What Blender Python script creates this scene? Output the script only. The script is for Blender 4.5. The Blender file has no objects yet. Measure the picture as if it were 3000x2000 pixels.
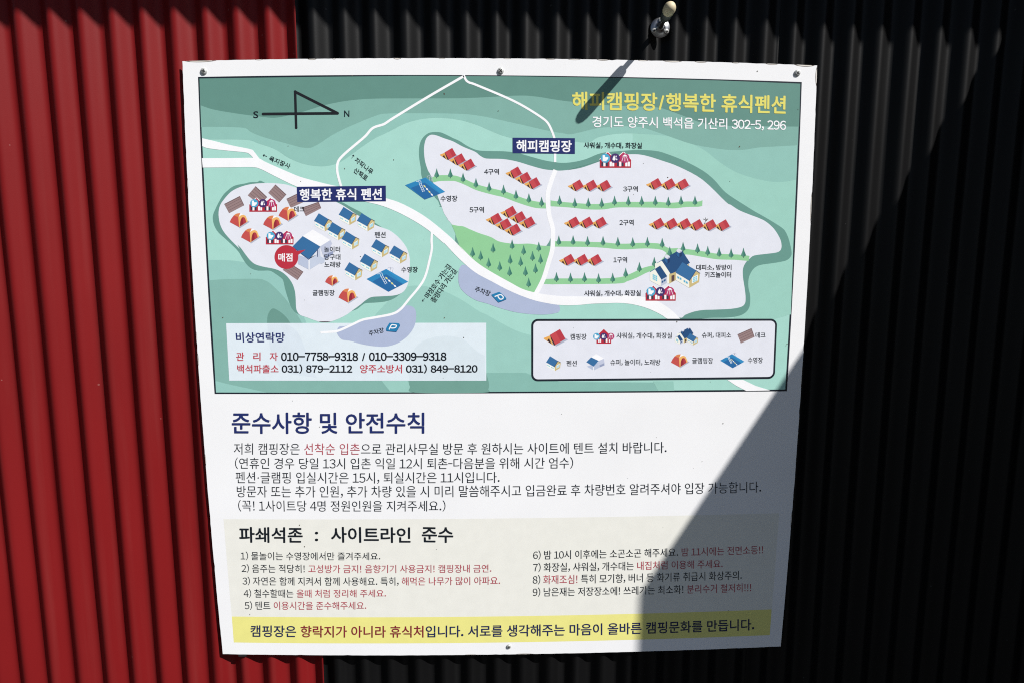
import bpy, bmesh, math, random
import numpy as np
from mathutils import Matrix, Vector

random.seed(4)
sc = bpy.context.scene
col = sc.collection
ZC = 1.45                                    # height of the sign's centre above the ground (metres)

# ------------------------------------------------------------------ camera
FPX = 2000.0                                 # focal length in pixels of the 3000 px wide photograph
ROTV = np.array([0.144367, -0.028466, -0.001611])
TR = np.array([-0.016524, 0.068336, 1.337939])
K1 = -0.042                                  # barrel distortion of the photograph

def rodrigues(r):
    a = np.linalg.norm(r); k = r / a
    K = np.array([[0, -k[2], k[1]], [k[2], 0, -k[0]], [-k[1], k[0], 0]])
    return np.eye(3) + math.sin(a) * K + (1 - math.cos(a)) * K @ K

RM = rodrigues(ROTV)
CAM = -RM.T @ TR                             # x right, y down, z into the wall; origin: centre of the sign's face

def W(x, y, z=0.0):
    """sign space (x right, y down, z into the wall) -> world"""
    return (float(x), float(z), float(ZC - y))

cd = bpy.data.cameras.new('camera'); cam = bpy.data.objects.new('camera', cd); col.objects.link(cam)
ax = [RM.T @ np.array(v) for v in ((1, 0, 0), (0, -1, 0), (0, 0, -1))]
tow = lambda v: Vector((v[0], v[2], -v[1]))
m = Matrix.Identity(4)
for i, v in enumerate(ax):
    w = tow(v)
    for j in range(3): m[j][i] = w[j]
m.translation = Vector(W(*CAM))
cam.matrix_world = m
cd.sensor_fit = 'HORIZONTAL'; cd.sensor_width = 36; cd.lens = 36 * FPX / 3000
cd.clip_start = 0.02; cd.clip_end = 500
sc.camera = cam

# ------------------------------------------------------------------ sky, sun, exposure
KX, KY = 1.17, 1.40                          # sun: how far a shadow falls left / down per metre of depth
to_sun = Vector((KX, -1.0, KY)).normalized()
elev = math.asin(to_sun.z); azim = math.atan2(to_sun.x, to_sun.y)
world = bpy.data.worlds.new('World'); sc.world = world; world.use_nodes = True
nt = world.node_tree
bg = nt.nodes['Background']
sky = nt.nodes.new('ShaderNodeTexSky'); sky.sky_type = 'NISHITA'; sky.sun_disc = False
sky.dust_density = 0.3; sky.air_density = 0.8; sky.sun_elevation = elev; sky.sun_rotation = azim
nt.links.new(sky.outputs[0], bg.inputs[0]); bg.inputs[1].default_value = 0.05
sl = bpy.data.lights.new('sun', 'SUN'); sl.energy = 5.0; sl.angle = math.radians(0.53); sl.color = (1.0, 0.975, 0.94)
sun = bpy.data.objects.new('sun', sl); col.objects.link(sun)
sun.rotation_euler = to_sun.to_track_quat('Z', 'Y').to_euler(); sun.location = (2, -2, 4)
sc.view_settings.view_transform = 'Standard'; sc.view_settings.look = 'None'
sc.view_settings.exposure = 0.30; sc.view_settings.gamma = 1; sc.cycles.filter_width = 1.1; sc.cycles.use_denoising = False; sc.view_settings.use_curve_mapping = False

# ------------------------------------------------------------------ helpers
def s2l(c): return tuple(((v / 255) / 12.92 if v / 255 <= 0.04045 else ((v / 255 + 0.055) / 1.055) ** 2.4) for v in c)

MATS = {}
def mat(name, rgb, rough=0.45, metal=0.0, spec=0.4, var=0.0, scale=6.0, bump=0.0, bscale=300.0):
    if name in MATS: return MATS[name]
    m = bpy.data.materials.new(name); m.use_nodes = True
    n = m.node_tree; b = n.nodes['Principled BSDF']
    b.inputs['Base Color'].default_value = (*rgb, 1); b.inputs['Roughness'].default_value = rough
    b.inputs['Metallic'].default_value = metal; b.inputs['Specular IOR Level'].default_value = spec
    if var or bump:
        tc = n.nodes.new('ShaderNodeTexCoord')
    if var:
        t = n.nodes.new('ShaderNodeTexNoise'); t.inputs['Scale'].default_value = scale; t.inputs['Detail'].default_value = 6
        n.links.new(tc.outputs['Object'], t.inputs['Vector'])
        r = n.nodes.new('ShaderNodeMapRange'); r.inputs[1].default_value = 0.3; r.inputs[2].default_value = 0.7
        r.inputs[3].default_value = 1 - var; r.inputs[4].default_value = 1 + var
        n.links.new(t.outputs[0], r.inputs[0])
        x = n.nodes.new('ShaderNodeMix'); x.data_type = 'RGBA'; x.blend_type = 'MULTIPLY'; x.inputs[0].default_value = 1
        x.inputs[6].default_value = (*rgb, 1)
        n.links.new(r.outputs[0], x.inputs[7]); n.links.new(x.outputs[2], b.inputs['Base Color'])
    if bump:
        t = n.nodes.new('ShaderNodeTexNoise'); t.inputs['Scale'].default_value = bscale; t.inputs['Detail'].default_value = 3
        n.links.new(tc.outputs['Object'], t.inputs['Vector'])
        bp = n.nodes.new('ShaderNodeBump'); bp.inputs['Strength'].default_value = bump; bp.inputs['Distance'].default_value = 0.001
        n.links.new(t.outputs[0], bp.inputs['Height']); n.links.new(bp.outputs[0], b.inputs['Normal'])
    MATS[name] = m
    return m

LIT = 1.04                                   # how bright the photograph shows a sunlit white of 1.0
def ink(r, g, b):
    """print colour: the ink's own albedo, worked back from its sunlit look"""
    l = s2l((r, g, b))
    return mat('ink_%d_%d_%d' % (r, g, b), tuple(max(0.004, v / LIT) for v in l), rough=0.42, spec=0.3, var=0.025, scale=40)

def new_obj(name, me, parent=None):
    o = bpy.data.objects.new(name, me); col.objects.link(o)
    if parent: o.parent = parent
    return o
def tag(o, label, cat, group=None):
    o['label'] = label; o['category'] = cat
    if group: o['group'] = group
    return o
def mesh(name, verts, faces, mats, parent=None, midx=None, smooth=False):
    me = bpy.data.meshes.new(name); me.from_pydata(verts, [], faces); 
    for mm in mats: me.materials.append(mm)
    if midx: me.polygons.foreach_set('material_index', midx)
    if smooth: me.polygons.foreach_set('use_smooth', [True] * len(me.polygons))
    me.update()
    return new_obj(name, me, parent)

# photograph pixel <-> sign face.  The photograph's lens bows straight lines a little; `ideal` removes that
# bow (so shapes can be laid out square), `face` gives the point of the sign that is seen at a pixel.
def und(px):
    u = np.asarray(px, float) - (1500, 1000); v = u.copy()
    for _ in range(12): v = u / (1 + K1 * (v * v).sum(-1, keepdims=True) / 1500 ** 2)
    return v
def ray_plane(v, z=0.0):
    d = np.concatenate([v / FPX, np.ones(v.shape[:-1] + (1,))], -1) @ RM
    return (CAM + d * ((z - CAM[2]) / d[..., 2:3]))[..., :2]
def ideal(px): return ray_plane(und(px))
def to_und(p):
    P = np.concatenate([np.asarray(p, float), np.zeros(np.shape(p)[:-1] + (1,))], -1) @ RM.T + TR
    return P[..., :2] / P[..., 2:] * FPX
def bake(p):
    u = to_und(p); return ray_plane(u * (1 + K1 * (u * u).sum(-1, keepdims=True) / 1500 ** 2))
def face(px): return ray_plane(np.asarray(px, float) - (1500, 1000))

class Z:                                      # a zoomed view of the photograph
    def __init__(s, x, y, w, n=2352): s.x, s.y, s.k = x, y, w / n
    def __call__(s, *pts): return [(s.x + a * s.k, s.y + b * s.k) for a, b in pts]
A = Z(500, 150, 600); B = Z(1100, 150, 600); C = Z(1650, 150, 800); D = Z(600, 500, 400, 2349)
Ez = Z(900, 550, 400, 2349); F = Z(600, 700, 400, 2349); G = Z(1180, 370, 460, 2349); H = Z(1620, 480, 540)
I = Z(1900, 600, 540); J = Z(1300, 640, 540); K = Z(900, 700, 540); L = Z(1540, 900, 780); M = Z(610, 920, 840)
N = Z(1780, 700, 360); O = Z(660, 1180, 800); P = Z(1440, 1180, 900); Q = Z(640, 1500, 860); R = Z(1480, 1500, 860)

DZ = 0.00002
def layer(k): return -DZ * k

def smooth_poly(pts, closed=True, n=6, sharp=55):
    """Catmull-Rom through pts, but corners sharper than `sharp` degrees stay corners"""
    p = np.array(pts, float); m = len(p); out = []
    def corner(i):
        a = p[(i) % m] - p[(i - 1) % m]; b = p[(i + 1) % m] - p[i % m]
        c = a @ b / (np.linalg.norm(a) * np.linalg.norm(b) + 1e-9)
        return math.degrees(math.acos(max(-1, min(1, c)))) > sharp
    last = m if closed else m - 1
    for i in range(last):
        p1, p2 = p[i], p[(i + 1) % m]
        p0 = p[(i - 1) % m] if (closed or i > 0) else p1
        p3 = p[(i + 2) % m] if (closed or i < m - 2) else p2
        if (closed or i > 0) and corner(i): p0 = p1 - (p2 - p1)
        if (closed or i < m - 2) and corner(i + 1): p3 = p2 + (p2 - p1)
        for k in range(n):
            t = k / n
            out.append(0.5 * ((2 * p1) + (p2 - p0) * t + (2 * p0 - 5 * p1 + 4 * p2 - p3) * t * t + (3 * p1 - p0 - 3 * p2 + p3) * t ** 3))
    if not closed: out.append(p[-1])
    return np.array(out)

def straight(px, step=0.05):
    """px corners of a shape with straight edges -> dense face points"""
    q = ideal(np.array(px, float)); out = []
    for i in range(len(q)):
        a, b = q[i], q[(i + 1) % len(q)]; k = max(1, int(np.linalg.norm(b - a) / step))
        out += [a + (b - a) * j / k for j in range(k)]
    return bake(np.array(out))

def ribbon(pts, width, n=6, curved=True):
    p = smooth_poly(pts, False, n, 100) if curved else np.array(pts, float)
    t = np.gradient(p, axis=0); t /= np.linalg.norm(t, axis=1, keepdims=True) + 1e-9
    nn = np.stack([-t[:, 1], t[:, 0]], 1) * width / 2
    return np.concatenate([p + nn, (p - nn)[::-1]])

def flat(name, shapes, parent, lay):
    """flat print: shapes = [(px outline or ('s', px), ink)], stacked in order"""
    vs, fs, mi, ms = [], [], [], []
    for i, (pts, mm) in enumerate(shapes):
        q = pts[1] if isinstance(pts, tuple) and isinstance(pts[0], str) else face(np.array(pts, float))
        z = layer(lay + i * 0.25)
        a = sum((q[j][0] * q[(j + 1) % len(q)][1] - q[(j + 1) % len(q)][0] * q[j][1]) for j in range(len(q)))
        if a > 0: q = q[::-1]
        fs.append(list(range(len(vs), len(vs) + len(q)))); vs += [W(x, y, z) for x, y in q]
        if mm not in ms: ms.append(mm)
        mi.append(ms.index(mm))
    return mesh(name, vs, fs, ms, parent, mi)

def S(px): return ('s', straight(px))
def circle(c, r, n=28): return [(c[0] + r * math.cos(2 * math.pi * i / n), c[1] + r * math.sin(2 * math.pi * i / n)) for i in range(n)]

# ------------------------------------------------------------------ ground, wall, roof edge and side wall
PITCH, DEPTH, CREST = 0.0556, 0.0178, 0.009
def wave(x, c0):
    ph = (x - c0) / PITCH + 0.018 * math.sin(x * 19 + 1.0) + 0.012 * math.sin(x * 47)
    return CREST + DEPTH / 2 * (1 + 0.03 * math.sin(x * 31 + 2)) * (1 - math.cos(2 * math.pi * ph))

paint_red = mat('red_sheet_paint', (0.158, 0.0070, 0.0080), rough=0.48, spec=0.15, var=0.10, scale=2.2, bump=0.10, bscale=900)
paint_black = mat('black_sheet_paint', (0.0035, 0.0035, 0.0038), rough=0.47, spec=0.19, var=0.12, scale=3.0, bump=0.10, bscale=900)

def dust(mm, rgb, amount):
    """settled dust: fine specks plus a few soft vertical runs"""
    n = mm.node_tree; b = n.nodes['Principled BSDF']; old = b.inputs['Base Color'].links[0].from_socket
    tc = n.nodes.new('ShaderNodeTexCoord')
    vo = n.nodes.new('ShaderNodeTexVoronoi'); vo.inputs['Scale'].default_value = 34; vo.feature = 'F1'
    n.links.new(tc.outputs['Object'], vo.inputs['Vector'])
    sep = n.nodes.new('ShaderNodeSeparateColor'); n.links.new(vo.outputs['Color'], sep.inputs[0])
    sz = n.nodes.new('ShaderNodeMapRange'); sz.inputs[1].default_value = 0.72; sz.inputs[2].default_value = 1.0; sz.inputs[3].default_value = 0.0; sz.inputs[4].default_value = 0.075
    n.links.new(sep.outputs[0], sz.inputs[0])
    lt = n.nodes.new('ShaderNodeMath'); lt.operation = 'LESS_THAN'; n.links.new(vo.outputs['Distance'], lt.inputs[0]); n.links.new(sz.outputs[0], lt.inputs[1])
    mp_ = n.nodes.new('ShaderNodeMapping'); mp_.inputs['Scale'].default_value = (55, 1, 1.6); n.links.new(tc.outputs['Object'], mp_.inputs[0])
    st = n.nodes.new('ShaderNodeTexNoise'); st.inputs['Scale'].default_value = 1.0; st.inputs['Detail'].default_value = 5; n.links.new(mp_.outputs[0], st.inputs['Vector'])
    sr = n.nodes.new('ShaderNodeMapRange'); sr.inputs[1].default_value = 0.52; sr.inputs[2].default_value = 0.85; sr.inputs[4].default_value = amount; n.links.new(st.outputs[0], sr.inputs[0])
    sp = n.nodes.new('ShaderNodeMath'); sp.operation = 'MULTIPLY'; sp.inputs[1].default_value = 0.55; n.links.new(lt.outputs[0], sp.inputs[0])
    mx = n.nodes.new('ShaderNodeMath'); mx.operation = 'MAXIMUM'; n.links.new(sp.outputs[0], mx.inputs[0]); n.links.new(sr.outputs[0], mx.inputs[1])
    cm = n.nodes.new('ShaderNodeMix'); cm.data_type = 'RGBA'; n.links.new(mx.outputs[0], cm.inputs[0]); n.links.new(old, cm.inputs[6]); cm.inputs[7].default_value = (*rgb, 1)
    n.links.new(cm.outputs[2], b.inputs['Base Color'])
    rr = n.nodes.new('ShaderNodeMapRange'); rr.inputs[3].default_value = b.inputs['Roughness'].default_value - 0.03; rr.inputs[4].default_value = b.inputs['Roughness'].default_value + 0.25
    n.links.new(st.outputs[0], rr.inputs[0]); 
    return mm
dust(paint_red, (0.26, 0.10, 0.09), 0.10); dust(paint_black, (0.05, 0.05, 0.05), 0.07)

g = mesh('ground', [(-12, 0.5, 0), (12, 0.5, 0), (12, -14, 0), (-12, -14, 0)][::-1], [(0, 1, 2, 3)],
         [mat('gravel_ground', (0.045, 0.042, 0.038), rough=0.95, var=0.3, scale=9, bump=0.5, bscale=60)])
g['kind'] = 'structure'

wall = bpy.data.objects.new('corrugated_wall', None); col.objects.link(wall)
tag(wall, 'vertical corrugated metal wall, bright red beside matt black, behind the map sign', 'wall')
YT, YB = -1.32, ZC - 0.005                    # top and bottom in sign space
def sheet(name, x0, x1, mm, dz, label, c0):
    n = int((x1 - x0) / PITCH * 20); xs = [x0 + (x1 - x0) * i / n for i in range(n + 1)]
    ys = [YT + (YB - YT) * i / 16 for i in range(17)]
    vs = []; fs = []
    for y in ys:
        for x in xs:
            wob = 0.0008 * math.sin(x * 3.1 + y * 2.3) + 0.0005 * math.sin(y * 7 + x * 11) + 0.0003 * math.sin(y * 13 - x * 23)
            vs.append(W(x, y, wave(x, c0) + dz + wob))
    w = len(xs)
    for j in range(16):
        for i in range(n): fs.append((j * w + i + 1, j * w + i, (j + 1) * w + i, (j + 1) * w + i + 1))
    o = mesh(name, vs, fs, [mm], wall, smooth=True)
    sol = o.modifiers.new('thickness', 'SOLIDIFY'); sol.thickness = 0.0007; sol.offset = -1
    o['label'] = label
    return o
sheet('cladding_sheet', -2.6, -0.377, paint_red, -0.0012, 'red painted corrugated sheet', -0.4285)
sheet('cladding_sheet', -0.385, 0.521, paint_black, 0.0012, 'black corrugated sheet behind the sign', 0.4315)
sheet('cladding_sheet', 0.47, 2.6, paint_black, 0.0026, 'black corrugated sheet lapped under the one behind the sign', 0.4315)

# roof edge above the frame: its shadow lies along the top of the picture
trim = mat('dark_metal_trim', (0.02, 0.02, 0.022), rough=0.5)
ED = 0.50
def edge_y(x): return float(np.interp(x, [-1.2, -0.87, -0.44, -0.19, 0.33, 0.62, 0.93, 1.4], [-0.664, -0.668, -0.6765, -0.6757, -0.6705, -0.662, -0.656, -0.648])) - KY * (ED + CREST)
roof = bpy.data.objects.new('roof_eave', None); col.objects.link(roof)
tag(roof, 'dark metal roof eave projecting over the corrugated wall', 'roof')
def prism(name, prof, x0, x1, mm, parent, n=1, yoff=None):
    """profile in (y,z) swept along x"""
    vs = []; fs = []
    for i in range(n + 1):
        x = x0 + (x1 - x0) * i / n; dy = yoff(x) if yoff else 0
        vs += [W(x, y + dy, z) for y, z in prof]
    k = len(prof)
    for i in range(n):
        for j in range(k): fs.append((i * k + j, i * k + (j + 1) % k, (i + 1) * k + (j + 1) % k, (i + 1) * k + j))
    fs += [tuple(range(k))[::-1], tuple(range(n * k, n * k + k))]
    o = mesh(name, vs, fs, [mm], parent)
    bm = bmesh.new(); bm.from_mesh(o.data); bmesh.ops.recalc_face_normals(bm, faces=bm.faces); bm.to_mesh(o.data); bm.free()
    return o
XE = [-2.6, 2.6]
prism('fascia', [(0, -ED), (0, -ED + 0.02), (-0.14, -ED + 0.02), (-0.14, -ED)], *XE, trim, roof, 26, lambda x: edge_y(x - KX * (ED + CREST)))
prism('soffit', [(0, -ED + 0.022), (0, 0.0), (-0.02, 0.0), (-0.02, -ED + 0.022)], *XE, trim, roof, 1, lambda x: edge_y(0) - 0.03)
prism('roof_sheet', [(-0.05, -ED - 0.045), (-0.19, 0.05), (-0.20, 0.05), (-0.06, -ED - 0.045)], *XE, trim, roof, 1, lambda x: edge_y(0) - 0.105)

# side wall standing out from the wall on the right, out of frame: casts the diagonal shadow
SX = 1.32
zE = (SX - 0.279) / KX; yE = 0.4603 - KY * zE; y0 = 0.4603 - 1.64 * (SX - 0.279)
side = bpy.data.objects.new('side_wall', None); col.objects.link(side)
tag(side, 'black sheet side wall with sloping top standing out from the corrugated wall', 'wall')
def slab(name, pts, x0, x1, mm, parent):
    vs = [W(x0, y, z) for y, z in pts] + [W(x1, y, z) for y, z in pts]; k = len(pts)
    fs = [tuple(range(k)), tuple(range(2 * k - 1, k - 1, -1))] + [(j, j + k, (j + 1) % k + k, (j + 1) % k) for j in range(k)]
    o = mesh(name, vs, fs, [mm], parent)
    bm = bmesh.new(); bm.from_mesh(o.data); bmesh.ops.recalc_face_normals(bm, faces=bm.faces); bm.to_mesh(o.data); bm.free()
    return o
slab('wall_sheet', [(y0, 0.004), (yE, -zE), (YB, -zE), (YB, 0.004)], SX, SX + 0.03, paint_black, side)
slab('corner_post', [(yE, -zE), (yE, -zE + 0.06), (YB, -zE + 0.06), (YB, -zE)], SX + 0.032, SX + 0.09, trim, side)

# ------------------------------------------------------------------ the sign board
sign = bpy.data.objects.new('map_sign', None); col.objects.link(sign)
tag(sign, 'square white campsite notice board with green map and Korean rules screwed to the wall', 'sign')
white_face = mat('white_sign_face', (0.86, 0.86, 0.87), rough=0.38, spec=0.35, var=0.02, scale=7, bump=0.03, bscale=40)
bare_edge = mat('rusty_cut_edge', (0.30, 0.17, 0.11), rough=0.8, var=0.4, scale=60)
CORN = [(534.4, 180.1), (2393.9, 192.5), (2287, 1892), (652.8, 1914.3)]
q = ideal(np.array(CORN)); dense = []
for i in range(4):
    a, b = q[i], q[(i + 1) % 4]; t = (b - a) / np.linalg.norm(b - a); nn = np.array([t[1], -t[0]])
    for k in range(130):
        s_ = k / 130; j = random.gauss(0, 0.00014)
        if random.random() < 0.04: j -= random.uniform(0.0003, 0.0009)
        if k < 2: j = 0
        dense.append(a + (b - a) * s_ + nn * j)
outl = bake(np.array(dense)); nb = len(outl); TH = 0.0016
vs = [W(x, y, 0) for x, y in outl] + [W(x, y, TH) for x, y in outl]
fs = [tuple(range(nb))[::-1], tuple(range(nb, 2 * nb))] + [(i, (i + 1) % nb, (i + 1) % nb + nb, i + nb) for i in range(nb)]
bo = mesh('board', vs, fs, [white_face, bare_edge], sign, [0, 0] + [1] * nb)
bm = bmesh.new(); bm.from_mesh(bo.data); bmesh.ops.recalc_face_normals(bm, faces=bm.faces); bm.to_mesh(bo.data); bm.free()
# folded stiffener strips that hold the board off the wall
for x in (-0.555, 0.0495, 0.5335):
    xx = min([(-0.4285 if x < -0.4 else 0.4315) + PITCH * k for k in range(-20, 20)], key=lambda c: abs(c - x))
    slab('mounting_strip', [(-0.585, TH + 0.0002), (-0.585, CREST - 0.0014), (0.585, CREST - 0.0014), (0.585, TH + 0.0002)], xx - 0.008, xx + 0.008, trim, sign)

steel = mat('screw_steel', (0.44, 0.45, 0.44), rough=0.45, metal=0.2)
slot_dark = mat('slot_shadow_steel', (0.02, 0.02, 0.02), rough=0.6, metal=0.3)
def lathe(name, prof, centre, axis, mm, parent, n=28):
    """profile (r, h) turned about an axis (sign space) through centre"""
    a = np.array(axis, float); a /= np.linalg.norm(a)
    u = np.cross(a, [0, 1, 0.01]); u /= np.linalg.norm(u); v = np.cross(a, u)
    vs = []; fs = []
    for r, h in prof:
        for i in range(n):
            t = 2 * math.pi * i / n; p = np.array(centre) + a * h + (u * math.cos(t) + v * math.sin(t)) * r
            vs.append(W(*p))
    for j in range(len(prof) - 1):
        for i in range(n): fs.append((j * n + i, j * n + (i + 1) % n, (j + 1) * n + (i + 1) % n, (j + 1) * n + i))
    fs += [tuple(range(n)), tuple(range((len(prof) - 1) * n, len(prof) * n))]
    o = mesh(name, vs, fs, [mm], parent, smooth=True)
    bm = bmesh.new(); bm.from_mesh(o.data); bmesh.ops.recalc_face_normals(bm, faces=bm.faces); bm.to_mesh(o.data); bm.free()
    return o
def screw(px, parent, r=0.0060, z=0.0, ang=0.3, axis=(0.03, 0.02, -1), h=0.0034):
    c = ray_plane(und(np.array(px, float)), z) if z else face(np.array(px, float))
    c3 = np.array([c[0], c[1], z])
    s = lathe('screw', [(r * 0.98, 0.0), (r, h * 0.3), (r * 0.9, h * 0.65), (r * 0.62, h * 0.92), (r * 0.3, h), (0.0001, h)], c3, axis, steel, parent, 20)
    a = np.array(axis, float); a /= np.linalg.norm(a)
    pts = []
    w, l = r * 0.13, r * 0.58
    for k in range(4):
        t = ang + k * math.pi / 2; d = np.array([math.cos(t), math.sin(t)]); e = np.array([-d[1], d[0]])
        pts += [d * l - e * w, d * l + e * w, (d + e) * w * 1.3]
    cc = c3 + a * (h + 0.0001)
    mesh('cross_slot', [W(cc[0] + p[0], cc[1] + p[1], cc[2]) for p in pts], [tuple(range(len(pts)))[::-1]], [slot_dark], s)
    return s
screw((597.4, 210), sign, ang=0.1); screw((1466.6, 209), sign, ang=0.75); screw((2335.4, 215), sign, ang=0.6); screw((1490.8, 1891.5), sign, r=0.0048, ang=0.9)

# ------------------------------------------------------------------ map panel
DK = ink(28, 36, 46)
GB = ink(100, 144, 133); G2 = ink(129, 175, 164); G3 = ink(146, 195, 184); G4 = ink(168, 216, 204); GS = ink(105, 153, 142)
WH = ink(248, 248, 250); PL = ink(229, 231, 240); PK = ink(176, 187, 214); GR = ink(147, 206, 154)
FR = [(580, 226.3), (2349, 241.2), (2305.6, 1144.9), (628.6, 1152.9)]
FI = [(585.2, 231.8), (2343.4, 246.8), (2300.4, 1139.6), (634, 1147.2)]
mp = flat('map_panel', [(S(FR), DK), (S(FI), G4)], sign, 1)
fi_t = [(584.5, 231), (900, 226.5), (1200, 223), (1500, 224.5), (1800, 229), (2100, 236.5), (2344.5, 246)]
def px(p): return [tuple(v) for v in p]
def sm(p, n=5, sharp=55): return px(smooth_poly(p, True, n, sharp))
def smo(p, n=5, sharp=70): return px(smooth_poly(p, False, n, sharp))
def poly_from(*open_lines): 
    out = []
    for l in open_lines: out += list(l)
    return out
b1 = A((345, 625), (500, 675), (800, 725), (1000, 750), (1190, 768), (1380, 735), (1550, 690), (1780, 620), (2050, 570)) + B((0, 548), (500, 545), (1000, 543), (1300, 530), (1650, 513), (1850, 525), (2100, 565)) + C((100, 440), (390, 468), (600, 478), (800, 486), (900, 510), (1050, 565), (1200, 620), (1400, 645), (2032, 652))
b2 = A((350, 875), (500, 872), (830, 882), (920, 930), (1050, 985), (1300, 1055), (1550, 1115), (1680, 1080), (1850, 970), (2050, 870)) + B((0, 745), (120, 720), (400, 715), (900, 720), (1200, 745), (1600, 830), (2000, 920), (2150, 945)) + C((60, 718), (150, 700), (300, 665), (500, 650), (650, 655), (780, 690), (950, 750), (1100, 800), (1250, 830), (1400, 850), (1550, 852), (1700, 830), (1900, 820), (2022, 812))
b3 = A((360, 1018), (850, 1020), (1000, 1060), (1200, 1130), (1350, 1225), (1500, 1290), (1650, 1320), (1800, 1320), (1960, 1270), (2200, 1100)) + B((0, 1000), (150, 930), (350, 830), (550, 780), (750, 768), (950, 790), (1150, 845), (1350, 930), (1500, 985), (1750, 1030), (2050, 1010)) + C((200, 790), (300, 745), (450, 715), (600, 710), (750, 720), (950, 745), (1150, 820), (1250, 880), (1350, 960), (1500, 1050), (1700, 1110), (1850, 1130), (2005, 1110))
tp = fi_t[::-1]
flat('hill_band', [(poly_from(smo(b3), tp), G3)], mp, 4)
flat('hill_band', [(poly_from(smo(b2), tp), G2)], mp, 5)
flat('hill_band', [(poly_from(smo(b1), tp), GB)], mp, 6)
# lower hills
bl = [(631.5, 1120), (633, 1148.2), (1400, 1148.3)]
flat('hill_band', [(poly_from(smo(F((62, 370), (250, 365), (450, 375), (650, 400), (900, 470), (1250, 620), (1500, 900), (1640, 1200), (1750, 1445))), [(900, 1000), (900, 1149), (633, 1148.2)]), ink(150, 199, 190))], mp, 4)
flat('hill_band', [(poly_from(smo(F((76, 715), (400, 695), (900, 690), (1030, 715), (1150, 790), (1350, 990), (1500, 1180), (1600, 1320), (1670, 1445))), M((900, 130), (1150, 300), (1420, 540), (1500, 640)), M((480, 640), (300, 600), (160, 570), (60, 545))), ink(133, 180, 170))], mp, 5)
flat('hill_band', [(sm(F((1070, 1460), (1080, 1330), (1120, 1240), (1170, 1200), (1230, 1215), (1330, 1280), (1420, 1370), (1480, 1460))), ink(108, 153, 142))], mp, 6)
flat('hill_band', [(poly_from(smo(K((800, 1060), (870, 970), (950, 880), (1060, 770), (1200, 650), (1300, 605), (1450, 600), (1600, 625), (1750, 670), (1900, 740), (2050, 830), (2200, 930))) , smo(J((560, 1235), (800, 1370), (950, 1440), (1150, 1500))), [(1700, 1100), (1400, 1148), (1100, 1148)]), ink(155, 203, 192))], mp, 4.5)
flat('hill_band', [(poly_from(L((-640, 575), (0, 575), (60, 600), (300, 655), (1130, 660), (1170, 735), (-640, 745))), ink(137, 186, 175))], mp, 5.5)
flat('hill_band', [(sm(M((1640, 535), (1655, 590), (1700, 641), (2255, 641), (2297, 610), (2303, 565), (2280, 480))), ink(115, 161, 149))], mp, 6.5)
flat('hill_band', [(L((1125, 650), (1172, 735), (1312, 733), (1305, 650)), ink(150, 200, 187))], mp, 6)
flat('hill_band', [(poly_from(smo(C((2003, 1112), (1850, 1130), (1700, 1110), (1500, 1050), (1350, 960), (1250, 880), (1150, 820), (950, 745), (750, 720), (600, 710))), C((600, 1000)), I((300, 300), (1000, 900), (1100, 1460), (1620, 1455), (1815, 1400))), ink(157, 207, 193))], mp, 4.6)

# plateaus
out_r = G((300, 800), (270, 620), (245, 450), (250, 300), (290, 190), (370, 115), (450, 92), (560, 95), (640, 125), (750, 180), (850, 225), (950, 290), (1050, 340), (1150, 368), (1300, 375), (1500, 378), (1700, 400), (1900, 455), (2100, 510), (2280, 542)) + C((0, 965), (100, 955), (200, 930), (330, 880), (500, 862), (650, 853), (800, 862), (900, 890), (1050, 950), (1200, 1030), (1300, 1110), (1400, 1220), (1550, 1320)) + I((1350, 85), (1500, 170), (1700, 295), (1760, 370), (1800, 480), (1825, 610), (1810, 670), (1750, 715), (1600, 745), (1430, 770), (1350, 810), (1300, 880), (1275, 960), (1275, 1060), (1295, 1150), (1297, 1230), (1285, 1310), (1240, 1375), (1150, 1420), (1000, 1440), (800, 1443), (640, 1456), (395, 1456), (450, 1200), (300, 700), (-400, 0)) + G((800, 1200), (580, 1200), (530, 1120), (470, 1050))
flat('plateau_side', [(sm(out_r, 4, 75), GS)], mp, 9)
in_r = G((420, 745), (380, 670), (345, 570), (325, 470), (318, 330), (345, 200), (400, 140), (460, 132), (530, 150), (620, 185), (750, 230), (900, 310), (1080, 385), (1150, 440), (1220, 480), (1300, 490), (1500, 495), (1700, 530), (1900, 590), (2100, 645), (2250, 662)) + C((0, 1030), (150, 1008), (320, 950), (450, 905), (590, 890), (700, 900), (850, 945), (1000, 1000), (1200, 1110), (1400, 1300)) + I((1050, 5), (1150, 70), (1280, 125), (1400, 170), (1500, 220), (1600, 310), (1670, 420), (1695, 500), (1690, 570), (1640, 610), (1500, 630), (1350, 650), (1290, 690), (1240, 740), (1205, 820), (1205, 930), (1225, 1060), (1238, 1180), (1230, 1260), (1180, 1305), (1050, 1330), (850, 1340), (700, 1345), (580, 1365), (470, 1405), (400, 1442)) + N((1100, 1350), (900, 1250), (600, 1160), (0, 1150)) + J((1700, 1040), (1200, 990), (1000, 900), (600, 700), (200, 350), (185, 320), (150, 200), (100, 75), (30, 0)) + G((680, 1400), (620, 1310), (580, 1200), (520, 1040))
flat('plateau', [(sm(in_r, 4, 75), PL)], mp, 10)
out_l = D((1040, 216), (900, 202), (780, 205), (680, 228), (560, 250), (480, 280), (400, 340), (320, 420), (250, 530), (190, 650), (140, 780), (150, 900), (190, 1000), (250, 1080), (350, 1170), (480, 1290)) + F((580, 220), (640, 320), (720, 440), (800, 510), (900, 545), (1000, 548), (1120, 550), (1200, 590), (1310, 670), (1350, 720), (1380, 850), (1430, 1020), (1480, 1160), (1540, 1250), (1630, 1312)) + D((1700, 1500), (1700, 700))
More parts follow.
